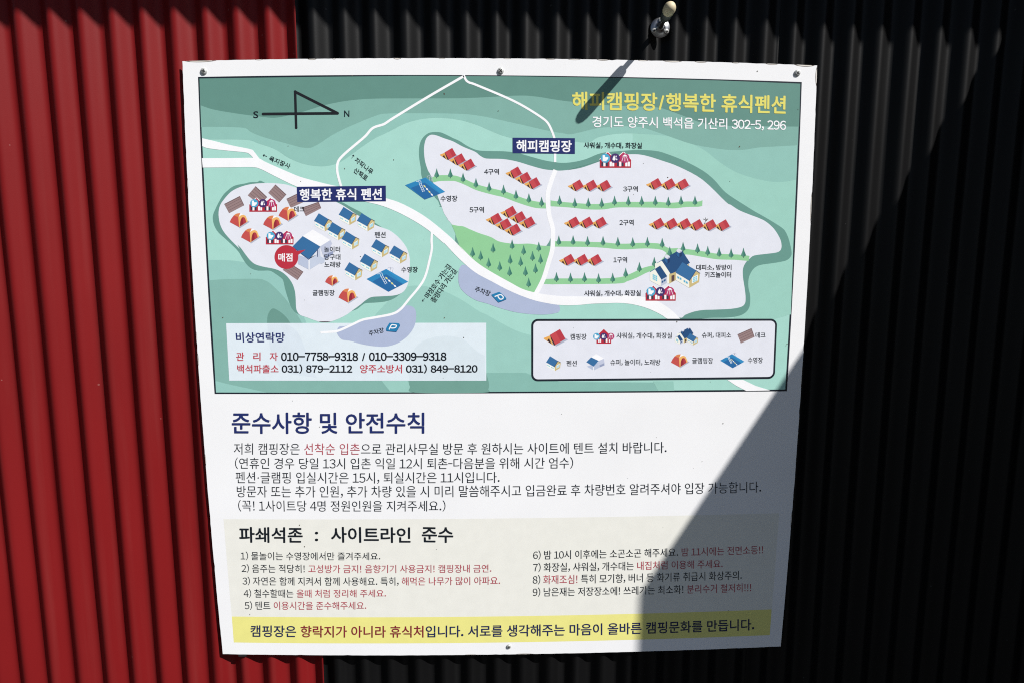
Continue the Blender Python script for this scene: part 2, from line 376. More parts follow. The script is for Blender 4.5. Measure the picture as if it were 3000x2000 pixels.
flat('plateau_side', [(sm(out_l, 4, 75), GS), (sm(K((560, 925), (640, 895), (710, 840), (760, 820), (900, 812), (1020, 795), (1110, 760), (1195, 700), (900, 600))), GS), (sm(Ez((480, 240), (600, 255), (740, 330), (930, 430), (1050, 530), (1170, 610), (1300, 693), (900, 700))), GS)], mp, 9)
in_l = D((240, 700), (265, 600), (330, 500), (450, 370), (600, 290), (780, 240), (950, 222), (1100, 218), (1250, 225), (1400, 245), (1580, 300)) + Ez((300, 160), (500, 250), (650, 330), (890, 490), (1165, 640), (1290, 690), (1420, 740), (1530, 820), (1620, 910), (1700, 1020), (1745, 1130)) + K((1310, 280), (1305, 430), (1290, 560), (1250, 650), (1190, 700), (1100, 725), (950, 735), (820, 745), (740, 790), (680, 840), (570, 920), (500, 970), (400, 1020), (300, 1055), (220, 1065), (120, 1055)) + F((2200, 1420), (2050, 1440), (1900, 1405), (1750, 1350), (1640, 1310), (1590, 1250), (1570, 1170), (1562, 1000), (1545, 880), (1500, 760), (1420, 650), (1320, 570), (1200, 520), (1000, 480), (870, 440), (790, 380), (700, 270), (620, 160), (560, 100)) + D((600, 1350), (450, 1200), (330, 1060), (265, 930), (240, 800))
flat('plateau', [(sm(in_l, 4), PL)], mp, 10)

# lawns
ls1 = G((430, 770), (520, 740), (650, 735), (780, 742), (860, 765), (940, 800), (1100, 870), (1300, 925), (1550, 985), (1750, 1060), (1950, 1120), (2170, 1152), (2170, 1236), (2020, 1230), (1900, 1205), (1700, 1140), (1500, 1065), (1350, 1030), (1100, 960), (950, 890), (800, 830), (720, 822), (550, 825), (460, 845))
ls2 = H((-31, 468), (0, 475), (150, 492), (400, 512), (600, 515), (800, 490), (1100, 490), (1300, 486), (1500, 500), (1700, 484), (1850, 485), (1908, 468), (1905, 540), (1850, 552), (1700, 555), (1550, 572), (1400, 565), (1200, 562), (1000, 560), (800, 562), (650, 585), (450, 585), (200, 560), (-31, 545))
ls3 = H((15, 990), (300, 992), (500, 1000), (650, 1005), (800, 1020), (950, 1022), (1100, 1012), (1300, 1015), (1380, 1030), (1480, 1078), (1600, 1080), (1750, 1095), (1950, 1125), (2100, 1150), (2352, 1160)) + I((1290, 655), (1275, 720), (1100, 705)) + H((2352, 1228), (2100, 1222), (1900, 1190), (1700, 1160), (1550, 1190), (1450, 1140), (1380, 1100), (1250, 1085), (1100, 1085), (950, 1095), (800, 1090), (650, 1075), (450, 1065), (15, 1060))
ls4 = J((1300, 775), (1400, 770)) + H((45, 1465), (400, 1465), (600, 1465), (850, 1450), (1000, 1400), (1150, 1330), (1320, 1290), (1320, 1350), (1200, 1390), (1080, 1450), (950, 1500), (800, 1532), (0, 1540)) + J((1400, 845), (1270, 838))
for s_ in (ls1, ls2, ls3, ls4, N((1130, 270), (1200, 310), (1050, 430), (1020, 415), (1080, 350))): flat('lawn_strip', [(sm(s_, 4), GR)], mp, 11)
flat('lawn', [(sm(J((100, 80), (180, 97), (250, 105), (330, 140), (450, 190), (600, 240), (700, 295), (830, 320), (950, 328), (1100, 325), (1250, 350), (1385, 355), (1385, 420), (1340, 590), (1260, 800), (1170, 960), (1000, 910), (850, 830), (600, 690), (400, 555), (190, 350), (150, 200)), 4), GR)], mp, 11.2)
flat('lawn_dark_corner', [(J((1370, 235), (1375, 358), (1308, 354), (1345, 300)), GS)], mp, 11.8)  # dark green triangles printed at the lawn's corners
flat('lawn_dark_corner', [(J((150, 215), (200, 345), (146, 290)), GS)], mp, 11.8)

# car parks
flat('car_park', [(sm(J((270, 598), (220, 610), (195, 660), (187, 750), (190, 820), (220, 900), (300, 980), (420, 1050), (560, 1090), (700, 1140), (900, 1195), (1100, 1222), (1300, 1228), (1450, 1205), (1478, 1180), (1483, 1150), (1470, 1100), (1300, 1050), (800, 860), (500, 700)), 4), PK)], mp, 12)
# contact panel lies over the hills, under the second car park
cp = flat('contact_panel', [(S(M((147, 76), (2280, 72), (2281, 542), (173, 542))), ink(224, 235, 242)), (sm(M((485, 84), (640, 84), (740, 160), (800, 300), (890, 520), (640, 470), (520, 320))), ink(218, 229, 238)), (sm(M((1650, 536), (1640, 420), (1720, 250), (1900, 180), (2080, 200), (2200, 300), (2270, 340), (2272, 536))), ink(217, 229, 236))], sign, 12.2)
flat('car_park', [(sm(K((1270, 850), (1330, 860), (1370, 890), (1390, 950), (1385, 1050), (1350, 1150), (1270, 1250), (1150, 1330), (1000, 1370), (850, 1365), (700, 1340), (550, 1300), (450, 1285), (400, 1240), (378, 1190), (390, 1140), (420, 1115), (500, 1108), (700, 1033), (900, 990), (1080, 955), (1180, 880)), 4), PK)], mp, 14)
# roads
top = A((358, 1232), (700, 1231), (945, 1228), (1025, 1240), (1100, 1280), (1350, 1390), (1500, 1450), (1700, 1505), (1900, 1552)) + Ez((900, 60), (1355, 185), (1600, 265), (1900, 420), (2150, 590)) + K((1850, 0), (2010, 170)) + J((200, 350), (400, 545), (600, 680), (850, 820), (1000, 900), (1150, 945), (1300, 972), (1500, 995), (1650, 997)) + N((0, 1108), (300, 1085), (640, 1110), (800, 1145), (950, 1190), (1100, 1280), (1250, 1390), (1395, 1536))
bot = N((1165, 1536), (1050, 1470), (900, 1390), (700, 1310), (450, 1250), (200, 1228), (0, 1235)) + J((1900, 1090), (1700, 1108), (1500, 1108), (1300, 1080), (1100, 1030), (850, 930), (600, 800), (400, 690), (200, 520), (0, 310)) + Ez((2349, 960), (2130, 770), (1900, 610), (1600, 445), (1300, 320), (1000, 245), (500, 140)) + A((1700, 1645), (1450, 1560), (1200, 1440), (1030, 1355), (930, 1335), (700, 1337), (370, 1340))
flat('road', [(sm(top + bot, 4, 60), WH)], mp, 15)
flat('road', [(sm(A((362, 1003), (480, 1030), (700, 1085), (920, 1130), (960, 1160), (1030, 1250), (1000, 1290), (960, 1250), (945, 1225), (905, 1185), (850, 1165), (600, 1140), (430, 1118), (363, 1095)), 4, 60), WH)], mp, 15.6)
flat('road', [(L((1780, 637), (1860, 690), (1950, 735), (2160, 730), (2030, 690), (1920, 637)), WH)], mp, 15.3)
def road(pts, w, lay=15.2): flat('road', [(px(ribbon(pts, w)), WH)], mp, lay)
road(A((1960, 1565), (1920, 1420), (1912, 1330), (1930, 1260), (1990, 1190), (2100, 1095), (2230, 985), (2300, 905)) + B((0, 872), (100, 840), (200, 775), (600, 530), (1015, 290)), 7.2)
road(B((1010, 272), (1040, 335), (1080, 365), (1150, 388), (1500, 535), (1700, 635), (1900, 760), (1980, 830), (2030, 930), (2057, 1010)), 6.6)
road(B((2063, 1170), (2063, 1278)), 7)
road(B((2068, 1368), (2042, 1430)) + G((2230, 800), (2180, 960), (2168, 1100), (2185, 1300)) + J((1355, 0), (1390, 130), (1393, 250), (1385, 400), (1340, 560), (1270, 780), (1175, 965)), 13)
road(Ez((2150, 740)) + K((1587, 20), (1590, 130), (1560, 280), (1510, 470), (1440, 600), (1300, 770), (1190, 900), (1080, 960), (850, 1005), (700, 1035), (560, 1100), (400, 1170), (300, 1185), (170, 1193)), 6.8)

# ------------------------------------------------------------------ icons
def xf(pts, o, s=1.0, base=(0, 0)): return [(o[0] + (x - base[0]) * s, o[1] + (y - base[1]) * s) for x, y in pts]
T_RED, T_RED2, T_OR, T_DK, T_SH = ink(199, 74, 80), ink(186, 60, 72), ink(232, 172, 92), ink(58, 40, 46), ink(176, 182, 200)
def tent(at, s=1.0, parent=None, lay=17):
    k = 460 / 2349 * s; b = (740, 328); t = lambda *p: xf(p, at, k, b)
    flat('tent_icon', [(t((685, 510), (700, 518), (832, 446), (800, 425)), T_SH), (t((556, 428), (562, 440), (668, 508), (640, 440), (628, 400)), T_OR),
        (t((596, 458), (617, 432), (648, 496)), T_DK), (t((625, 395), (740, 328), (802, 437), (686, 505)), T_RED), (t((692, 356), (740, 328), (802, 437), (748, 469)), T_RED2),
        (t((628, 393), (650, 430), (690, 506), (672, 508), (640, 440)), T_DK)], parent or mp, lay)
for p in G((740, 328), (880, 408), (1020, 487), (1722, 605), (1862, 685), (2000, 765), (1645, 1193), (1783, 1272), (1922, 1350), (1427, 1298), (1567, 1378), (1707, 1457)): tent(p)
for p in H((342, 203), (517, 205), (690, 207), (1341, 184), (1516, 187), (1686, 189), (293, 675), (466, 676), (637, 677), (1374, 691), (1543, 692), (1713, 694), (1872, 707), (2040, 709), (2205, 711), (230, 1151), (403, 1152), (575, 1153)): tent(p, 0.97)

TR1, TR2, TRK = ink(88, 147, 128), ink(62, 122, 108), ink(44, 66, 62)
def tree(at):
    k = 29.5 / 128; t = lambda *p: xf(p, at, k)
    flat('tree_icon', [(t((-4, 100), (4, 100), (4, 127), (-4, 127)), TRK), (t((0, 0), (-3, 8), (-14, 50), (-28, 82), (-31, 95), (-24, 106), (-10, 112), (0, 113)), TR1),
        (t((0, 0), (0, 113), (10, 112), (24, 106), (31, 95), (28, 82), (14, 50), (3, 8)), TR2)], mp, 17)
for p in H((85, 405), (279, 433), (451, 433), (622, 436), (786, 408), (962, 411), (1132, 411), (1306, 411), (1472, 420), (1634, 406), (1812, 408), (75, 915), (257, 913), (442, 924), (639, 923), (828, 933), (1018, 939), (1205, 935), (1394, 947), (1490, 1057), (1660, 998), (1845, 1018), (1975, 1048), (2120, 1065), (2273, 1079), (45, 1383), (224, 1390), (403, 1385), (582, 1398), (762, 1391), (928, 1327), (1103, 1255), (1293, 1190)): tree(p)
for p in I((1211, 551)) + J((369, 367), (472, 411), (630, 314), (873, 270), (1020, 341), (1213, 298), (574, 502), (715, 545), (848, 458), (982, 486), (1133, 417), (1236, 453), (841, 612), (1043, 611), (1171, 576), (1084, 755)) + G((508, 633), (712, 633), (902, 696), (1095, 776), (1292, 834), (1508, 876), (1694, 950), (1887, 1003), (2077, 1057)): tree(p)

DR, DOr, DY, DIn, DIn2 = ink(198, 82, 78), ink(220, 132, 82), ink(240, 184, 108), ink(150, 44, 58), ink(182, 62, 70)
def dome(at, s=1.0, parent=None):
    k = 400 / 2349 * s; b = (430, 890); t = lambda *p: xf(p, at, k, b)
    flat('dome_tent_icon', [(t((590, 975), (600, 996), (775, 885), (740, 865)), T_SH), (sm(t((430, 890), (455, 835), (500, 775), (580, 803), (592, 978)), 3, 40), DR),
        (sm(t((500, 775), (545, 745), (600, 737), (625, 745), (580, 805)), 3, 50), DOr), (sm(t((612, 740), (660, 752), (640, 775), (582, 806)), 3, 40), WH),
        (sm(t((578, 806), (620, 775), (665, 765), (705, 785), (738, 870), (735, 885), (592, 978)), 3, 40), DY), (sm(t((606, 966), (612, 880), (635, 818), (665, 803), (692, 822), (718, 893)), 3, 50), DIn),
        (t((655, 806), (668, 804), (692, 822), (718, 893), (665, 927)), DIn2)], parent or mp, 17)
for p in D((430, 890), (625, 1152), (1005, 930), (1270, 780)): dome(p)
dome(F((2070, 745))[0], 0.74); dome(K((400, 750))[0])

HB, HW, HT, HC, HE = ink(56, 110, 160), ink(243, 245, 238), ink(205, 186, 130), ink(112, 200, 222), ink(58, 52, 72)
def cabin(at, s=1.0, parent=None):
    k = 400 / 2349 * s; b = (200, 443); t = lambda *p: xf(p, at, k, b)
    sh = [(t((132, 585), (292, 668), (303, 756), (150, 672), (130, 650)), HW), (t((300, 668), (365, 548), (425, 585), (412, 690), (303, 756)), HT), (t((200, 443), (365, 545), (290, 672), (117, 575)), HB),
          (t((365, 543), (372, 545), (296, 676), (288, 671)), HE), (t((365, 543), (430, 578), (424, 588), (366, 554)), HE), (t((335, 642), (402, 600), (398, 668), (336, 702)), WH)]
    for i in range(3):
        for j in range(3):
            x = 342 + i * 20; y = 648 - i * 12.5 + j * 17
            sh.append((t((x, y), (x + 15, y - 9), (x + 15, y + 4), (x, y + 13)), HC))
    for x, y in ((146, 622), (173, 636), (228, 664), (255, 679)): sh.append((t((x, y), (x + 21, y + 11), (x + 21, y + 29), (x, y + 18)), HC))
    flat('cabin_icon', sh, parent or mp, 17)
for p in Ez((625, 335), (937, 440), (200, 443), (432, 595), (672, 752), (1185, 888), (1495, 997), (990, 1138), (725, 1285)): cabin(p)

WD, WD2 = ink(152, 128, 128), ink(112, 90, 92)
def deck(q, parent=None, n=4, lay=16.2):
    a, b, c, d = [np.array(v) for v in q]                    # a->b is across the planks' long side start
    sh = [(q, WD)]
    for i in range(1, n):
        t = i / n; p0 = a + (d - a) * t; p1 = b + (c - b) * t; e = (d - a) / np.linalg.norm(d - a) * 0.55
        sh.append(([tuple(p0 - e), tuple(p1 - e), tuple(p1 + e), tuple(p0 + e)], WD2))
    e = (d - a) * 0.08; sh.append(([tuple(a), tuple(b), tuple(b + e), tuple(a + e)], WD2))
    f = (b - a) * 0.05; sh.append(([tuple(b - f), tuple(b), tuple(c), tuple(c - f)], ink(128, 104, 105)))
    flat('deck_icon', sh, parent or mp, lay)
deck(D((335, 578), (605, 440), (680, 600), (420, 738))); deck(D((875, 272), (1075, 460), (950, 590), (740, 430)))
deck(D((1215, 243), (1405, 415), (1280, 553), (1092, 385))); deck(D((1405, 490), (1620, 385), (1700, 545), (1480, 645)))
deck(D((1670, 640), (1960, 540), (2005, 650), (1740, 788))); deck(F((1480, 430), (1698, 570), (1595, 712), (1340, 535)))

W_R, W_B, W_P, W_M, W_D = ink(184, 42, 62), ink(76, 168, 206), ink(70, 48, 108), ink(182, 54, 108), ink(50, 58, 78)
def line(a, b, w): return px(ribbon([a, b], w, curved=False))
def wash_symbols(t, k):
    c = lambda p, r: circle(t(p)[0], r * k)
    sh = [(c((830, 1010), 86), W_B), (c((1190, 1010), 87), W_M), (c((1010, 1010), 88), W_P),
          (t((780, 955), (822, 955), (825, 990), (885, 992), (878, 1030), (852, 1045), (852, 1066), (780, 1066)), WH),
          (sm(t((992, 955), (1012, 1000), (1016, 1035), (990, 1058), (962, 1035), (970, 1000)), 3, 60), WH), (sm(t((1028, 955), (1040, 985), (1028, 998), (1015, 985)), 3, 60), WH), (sm(t((1040, 1008), (1053, 1038), (1040, 1050), (1027, 1038)), 3, 60), WH),
          (t((1143, 978), (1172, 950), (1190, 942), (1210, 950), (1240, 978)), WH)]
    for a, b in (((1160, 985), (1133, 1068)), ((1190, 985), (1190, 1068)), ((1220, 985), (1249, 1068))): sh.append((line(t(a)[0], t(b)[0], 9 * k), WH))
    return sh
def wash(at, width, parent=None, rim=True):
    k = width / 577; b = (727, 1187); t = lambda *p: xf(p, at, k, b)
    zig = ((727, 1040), (760, 1005), (875, 900), (940, 965), (1015, 1020), (1090, 965), (1165, 900), (1270, 1000), (1305, 1040))
    sh = []
    if rim:
        for i in range(len(zig) - 1): sh.append((line(t(zig[i])[0], t(zig[i + 1])[0], 26 * k), WH))
    sh.append((t(*zig, (1303, 1187), (727, 1187)), W_R))
    for x0, y0, x1, y1, c in ((755, 1085, 790, 1157, W_D), (793, 1090, 832, 1160, WH), (838, 1080, 876, 1157, W_D), (908, 1075, 950, 1160, WH), (957, 1095, 993, 1160, WH), (1045, 1085, 1080, 1157, W_D), (1085, 1075, 1124, 1160, WH), (1128, 1090, 1166, 1157, W_D), (1198, 1088, 1238, 1160, WH), (1246, 1075, 1282, 1160, WH)):
        sh.append((t((x0, y0), (x1, y0), (x1, y1), (x0, y1)), c))
    flat('washroom_icon', sh + wash_symbols(t, k), parent or mp, 18)
wash(N((727, 1187))[0], 88.3); wash(C((315, 1007))[0], 91.5); wash(D((768, 712))[0], 81); wash(D((1052, 1273))[0], 81)

PB1, PB2, PB3 = ink(46, 132, 186), ink(40, 104, 162), ink(52, 142, 196)
def pool(q, parent=None, lay=18):
    l, t, r, b = [np.array(v) for v in q]; u, v = t - l, b - l       # u towards the top corner, v towards the bottom corner
    p = lambda a, c: tuple(l + u * a + v * c)
    sh = [([p(0, 0), p(1, 0), p(1, 1), p(0, 1)], PB1), ([p(.98, 0), p(1, 0), p(1, 1), p(.76, 1)], PB3), ([p(0.05, .23), p(.75, .22), p(.74, 1), p(0, 1)], PB2)]
    for a in (-.005, .085):
        sh.append((px(ribbon([p(.52 + a, .02), p(.60 + a, .08), p(.50 + a, .22), p(.27 + a, .62)], 1.5)), ink(214, 228, 240)))
    for i in range(5): sh.append((line(p(.50 - i * .055, .21 + i * .095), p(.59 - i * .055, .21 + i * .095), 1.2), ink(214, 228, 240)))
    ra, rb = np.array(p(.60, .31)), np.array(p(.42, .985)); sh.append((line(tuple(ra), tuple(rb), 0.9), WH))
    n = np.linalg.norm(rb - ra)
    for i in range(4):
        c = ra + (rb - ra) * (0.12 + i * 0.25); d = (rb - ra) / n; e = np.array([-d[1], d[0]])
        sh.append((px([c + d * math.cos(a) * n * .085 + e * math.sin(a) * n * .05 for a in np.linspace(0, 6.283, 14)[:-1]]), ink(228, 224, 140) if i % 2 == 0 else WH))
    flat('pool_icon', sh, parent or mp, lay)
    s = np.linalg.norm(r - l) / 125
    for dx in (0, 7):
        c = np.array(t) + (10 + dx) * s * np.array([1, .25]) + np.array([0, -3 * s])
        flat('pool_rail', [(px(ribbon([tuple(c + np.array(v) * s) for v in ((-5, 1), (-4, -3), (0, -4.5), (4, -3), (2, 6), (4, 11))], 1.2)), ink(196, 200, 216))], parent or mp, lay)
pool(K((757, 515), (1008, 385), (1298, 540), (1038, 678))); pool(G((35, 885), (340, 770), (632, 975), (330, 1100)))

def parking(q, pts, w):
    flat('parking_icon', [(xf(sm(q, 3, 60), (0, 0)), ink(30, 84, 128)), (xf(sm(q, 3, 60), (0, 0), 1, (0, 2.2)), ink(38, 126, 176)), (px(ribbon(pts, w)), WH)], mp, 19)
parking(K((1045, 1088), (1060, 1082), (1165, 1086), (1185, 1110), (1142, 1182), (1125, 1190), (1015, 1180), (1005, 1158)), K((1045, 1158), (1075, 1100), (1110, 1098), (1138, 1105), (1128, 1130), (1095, 1138), (1064, 1136)), 3)
parking(J((607, 985), (690, 955), (722, 958), (792, 1022), (788, 1042), (705, 1075), (685, 1068)), J((650, 1000), (720, 975), (748, 990), (760, 1010), (745, 1030), (715, 1030), (690, 995)), 3)

# the shop with its red speech bubble
SL, SG = ink(186, 196, 218), ink(150, 160, 190)
flat('shop_icon', [(F((1610, 280), (1800, 345), (1800, 535), (1605, 435)), SL), (F((1790, 345), (1980, 130), (1990, 300), (2070, 350), (2060, 405), (2020, 430), (1975, 425), (1800, 535)), ink(198, 207, 225)), (F((1800, 350), (1935, 200), (1935, 270), (1800, 330)), ink(222, 227, 238)),
    (F((1985, 130), (2160, 20), (2195, 90), (2170, 110), (2170, 225), (2210, 215), (2210, 260), (2065, 360), (2020, 240)), ink(196, 202, 222)), (F((2060, 285), (2210, 205), (2210, 262), (2065, 362)), SG),
    (D((1685, 1130), (1860, 1020), (2160, 1198), (1985, 1308)), WH), (D((1685, 1130), (1985, 1308), (1790, 1525), (1510, 1310)), HB), (F((1785, 345), (1803, 345), (1803, 537), (1787, 537)), WH), (F((1930, 195), (1945, 180), (1947, 312), (1934, 314)), ink(70, 82, 118)),
    (D((1510, 1310), (1790, 1525), (1985, 1308), (1985, 1318), (1790, 1540), (1510, 1322)), ink(44, 66, 110))], mp, 17.5)
bub = circle(D((1405, 1490))[0], 205 * 400 / 2349, 48)
flat('speech_bubble', [(bub, ink(188, 50, 66)), (D((1560, 1390), (1735, 1363), (1575, 1478)), ink(188, 50, 66))], mp, 20)

def lodge(at, s=1.0, parent=None):
    k = 360 / 2352 * s; b = (812, 185); t = lambda *p: xf(p, at, k, b)
    NV, CRM, LV = ink(38, 78, 124), ink(242, 241, 230), ink(192, 199, 217)
    sh = [(t((1525, 500), (1560, 480), (1556, 530)), HT), (t((905, 475), (1030, 415), (1200, 660), (1178, 862), (1020, 800), (910, 600)), CRM), (t((1178, 672), (1310, 625), (1310, 790), (1178, 862)), HT),
          (t((1222, 708), (1280, 690), (1278, 800), (1222, 830)), ink(92, 70, 72)), (t((1030, 412), (1330, 240), (1430, 232), (1577, 462), (1500, 510), (1290, 640), (1205, 674)), NV),
          (t((935, 468), (1032, 408), (1040, 418), (945, 470)), HB),
          (t((812, 630), (905, 578), (1022, 780), (1018, 912), (812, 800)), CRM), (t((1022, 782), (1140, 715), (1136, 842), (1016, 912)), LV), (t((1005, 516), (1142, 720), (1030, 784), (903, 580)), NV), (t((812, 628), (903, 572), (910, 584), (815, 640)), HB),
          (t((1308, 660), (1562, 800), (1563, 942), (1308, 792)), CRM), (t((1560, 800), (1690, 612), (1765, 665), (1752, 830), (1563, 942)), HT), (t((1430, 450), (1690, 603), (1560, 806), (1298, 645)), HB), (t((1690, 600), (1778, 662), (1768, 670), (1686, 615)), NV), (t((1690, 603), (1700, 610), (1566, 815), (1556, 806)), NV)]
    for i in range(3):
        for j in range(3):
            x = 862 + i * 31; y = 675 + i * 14 + j * 36
            sh.append((t((x, y), (x + 24, y + 11), (x + 24, y + 40), (x, y + 29)), HC))
    sh.append((t((1612, 745), (1728, 685), (1722, 800), (1612, 858)), WH))
    for i in range(3):
        for j in range(3):
            x = 1628 + i * 29; y = 748 - i * 14 + j * 33
            sh.append((t((x, y), (x + 22, y - 11), (x + 22, y + 15), (x, y + 26)), HC))
    for x, y in ((1336, 715), (1380, 738), (1456, 788), (1500, 812)): sh.append((t((x, y), (x + 32, y + 17), (x + 32, y + 55), (x, y + 38)), ink(84, 176, 212)))
    for x, y in ((1036, 812), (1078, 785)): sh.append((t((x, y), (x + 32, y - 18), (x + 32, y + 22), (x, y + 40)), ink(44, 92, 140)))
    for dx, dy in ((0, 0), (228, -115)):
        u = lambda *p: t(*[(x + dx, y + dy) for x, y in p])
        sh += [(u((1090, 355), (1145, 390), (1145, 482), (1090, 430)), ink(48, 98, 150)), (u((1145, 390), (1192, 358), (1190, 445), (1145, 482)), ink(32, 58, 100)), (u((1088, 335), (1132, 298), (1194, 340), (1192, 368), (1145, 392), (1088, 358)), ink(224, 226, 236)), (u((1145, 366), (1194, 340), (1192, 368), (1145, 392)), ink(176, 180, 204))]
    flat('lodge_icon', sh, parent or mp, 18.5)
lodge(N((812, 185))[0])

# compass
CB = ink(30, 32, 36)
cmp_ = flat('compass_mark', [(px(ribbon(A((1062, 725), (1920, 717)), 8, curved=False)), CB), (px(ribbon(A((1430, 466), (1442, 885)), 7.4, curved=False)), CB), (px(ribbon(A((1430, 470), (1918, 716)), 7.8, curved=False)), CB)] +
            [(circle(p, 4), CB) for p in A((1062, 725), (1918, 717), (1442, 882), (1430, 468))], mp, 17)

# label boxes
NVY = ink(36, 46, 106)
nb1 = flat('name_plate', [(S(B((1575, 997), (2290, 1003), (2290, 1183), (1575, 1175))), NVY)], mp, 21)
nb2 = flat('name_plate', [(S([(869.6, 548.2), (1130.3, 545), (1130.8, 590.9), (871.1, 592.8)]), NVY)], mp, 21)

# legend panel: rounded frame
def rquad(q, r):
    q = [np.array(v, float) for v in q]; out = []
    for i in range(4):
        p, a, b = q[i], q[i - 1], q[(i + 1) % 4]
        u = (a - p) / np.linalg.norm(a - p) * r; v = (b - p) / np.linalg.norm(b - p) * r
        for k in range(9):
            t = k / 8 * math.pi / 2; out.append(tuple(p + u * (1 - math.sin(t)) + v * (1 - math.cos(t))))
    return out
lg = flat('legend_panel', [(S(rquad(L((50, 105), (2222, 103), (2200, 628), (50, 650)), 19)), DK), (S(rquad(L((68, 124), (2205, 121), (2184, 610), (67, 632)), 14)), PL)], sign, 16)
tent(L((303, 193))[0], 1.34, lg)
cabin(L((215, 428))[0], 0.82, lg); dome(L((1283, 485))[0], 0.93, lg)
deck(L((1870, 240), (1995, 185), (2022, 262), (1900, 318)), lg, 4, 17); pool(L((1717, 468), (1822, 410), (1938, 468), (1828, 535)), lg)
lodge(L((1318, 172))[0], 0.467 * 1.0, lg)
sh = [(L((625, 320), (625, 255), (690, 193), (755, 255), (755, 320)), W_R)]
for x0, x1, y0_ in ((640, 652, 285), (655, 666, 280), (690, 700, 272), (708, 722, 275), (735, 745, 285)): sh.append((L((x0, y0_), (x1, y0_), (x1, 309), (x0, 309)), W_D if x0 == 690 else WH))
kk = 62 / 176 * L.k
def tl(*p): return xf(p, L((626, 258))[0], kk, (830, 1010))
flat('washroom_icon', sh + wash_symbols(tl, kk), lg, 17)
def ts(*p): return [(x, y) for x, y in p]
sk = L((535, 480))[0]
def t_(*p): return xf(p, L((600, 450))[0], L.k, (600, 450))
flat('shop_icon', [(t_((540, 520), (600, 555), (690, 510), (650, 480)), SL), (t_((640, 470), (690, 448), (700, 510), (655, 525), (640, 500)), ink(196, 202, 222)), (t_((650, 510), (692, 490), (692, 510), (658, 526)), SG), (t_((578, 438), (622, 410), (692, 450), (645, 470)), WH), (t_((578, 438), (645, 470), (600, 520), (535, 482)), HB), (t_((597, 520), (603, 520), (603, 556), (597, 556)), WH)], lg, 17)

# rules panel and slogan bar
rp = flat('rules_panel', [(S([Q((40, 52))[0], R((2195, 5))[0], R((2137, 777))[0], Q((107, 834))[0]]), ink(235, 234, 226))], sign, 1)
sb = flat('slogan_bar', [(S([Q((107, 832))[0], R((2135, 775))[0], R((2120, 981))[0], Q((123, 1040))[0]]), ink(236, 230, 140))], sign, 2)

# ------------------------------------------------------------------ lettering
FULL = {c: chr(ord(c) + 0xFEE0) for c in '0123456789!(),.-:'}    # wide forms share the Hangul face's design
ADV = {' ': 0.27, '!': 0.33, '(': 0.34, ')': 0.34, ',': 0.28, '.': 0.28, '/': 0.42, '-': 0.37, ':': 0.3, '·': 0.3}
JOBS = []
def text(runs, quad, parent, lay=23, bold=0.0, thin=0.0, name='lettering'):
    """runs: [(string, ink)]; quad: px corners TL, TR, BR, BL of the inked area.  Set at the end, all together."""
    JOBS.append((runs, quad, parent, lay, bold, thin, name))
def set_type():
    need = sorted({(FULL.get(c, c), j[5]) for j in JOBS for r in j[0] for c in r[0] if c != ' '})
    tmp = []
    for ch, th in need:
        cu = bpy.data.curves.new('glyph', 'FONT'); cu.size = 1; cu.resolution_u = 3; cu.offset = -th; cu.fill_mode = 'FRONT'; cu.body = ch
        ob = bpy.data.objects.new('glyph', cu); col.objects.link(ob); tmp.append(ob)
    bpy.context.view_layer.update(); d = bpy.context.evaluated_depsgraph_get()
    GL = {}
    for key, ob in zip(need, tmp):
        ev = ob.evaluated_get(d); me = ev.to_mesh()
        co = np.empty(len(me.vertices) * 3); me.vertices.foreach_get('co', co)
        GL[key] = (co.reshape(-1, 3)[:, :2].copy(), [tuple(p.vertices) for p in me.polygons]); ev.to_mesh_clear()
    for ob in tmp:
        cu = ob.data; bpy.data.objects.remove(ob); bpy.data.curves.remove(cu)
    for runs, quad, parent, lay, bold, th, name in JOBS:
        ms = []; V = []; Fc = []; MI = []; x = 0.0; nv = 0
        for s_, mm in runs:
            if mm not in ms: ms.append(mm)
            for c in s_:
                f = FULL.get(c, c)
                adv = ADV.get(c, 0.56 if c in '0123456789' else 0.92)
                if name == 'phone_number': adv = {'-': 0.62, ' ': 0.34, ')': 0.4, '/': 0.4}.get(c, 0.6)
                if c == ' ': x += adv; continue
                co, fc = GL[(f, th)]
                ox = x if f == c and c not in ADV else x + adv / 2 - (co[:, 0].min() + co[:, 0].max()) / 2
                cp_ = co + (ox, 0)
                if c == '-': cp_ = (cp_ - cp_.mean(0)) * (0.5 if name == 'lettering' else 0.85, 1) + cp_.mean(0)
                V.append(cp_); Fc += [tuple(k + nv for k in q_) for q_ in fc]; MI += [ms.index(mm)] * len(fc); nv += len(co); x += adv
        co = np.concatenate(V); lo, hi = co.min(0) - bold, co.max(0) + bold
        TL_, TR_, BR_, BL_ = ideal(np.array(quad, float))
        offs = [(0, 0)] if bold <= 0 else [(bold * math.cos(t), bold * math.sin(t)) for t in np.arange(8) * math.pi / 4]
        vs, fs, mi = [], [], []
        for k, o_ in enumerate(offs):
            uv = (co + o_ - lo) / (hi - lo); u, v = uv[:, :1], uv[:, 1:]
            p = bake((BL_ * (1 - u) + BR_ * u) * (1 - v) + (TL_ * (1 - u) + TR_ * u) * v)
            fs += [tuple(i_ + len(vs) for i_ in q_) for q_ in Fc]; mi += MI
            vs += np.stack([p[:, 0], np.full(len(p), layer(lay + 0.2 * k)), ZC - p[:, 1]], 1).tolist()
        mesh(name, vs, fs, ms, parent, mi)
def box(z, x0, y0, x1, y1): return z((x0, y0), (x1, y0), (x1, y1), (x0, y1))

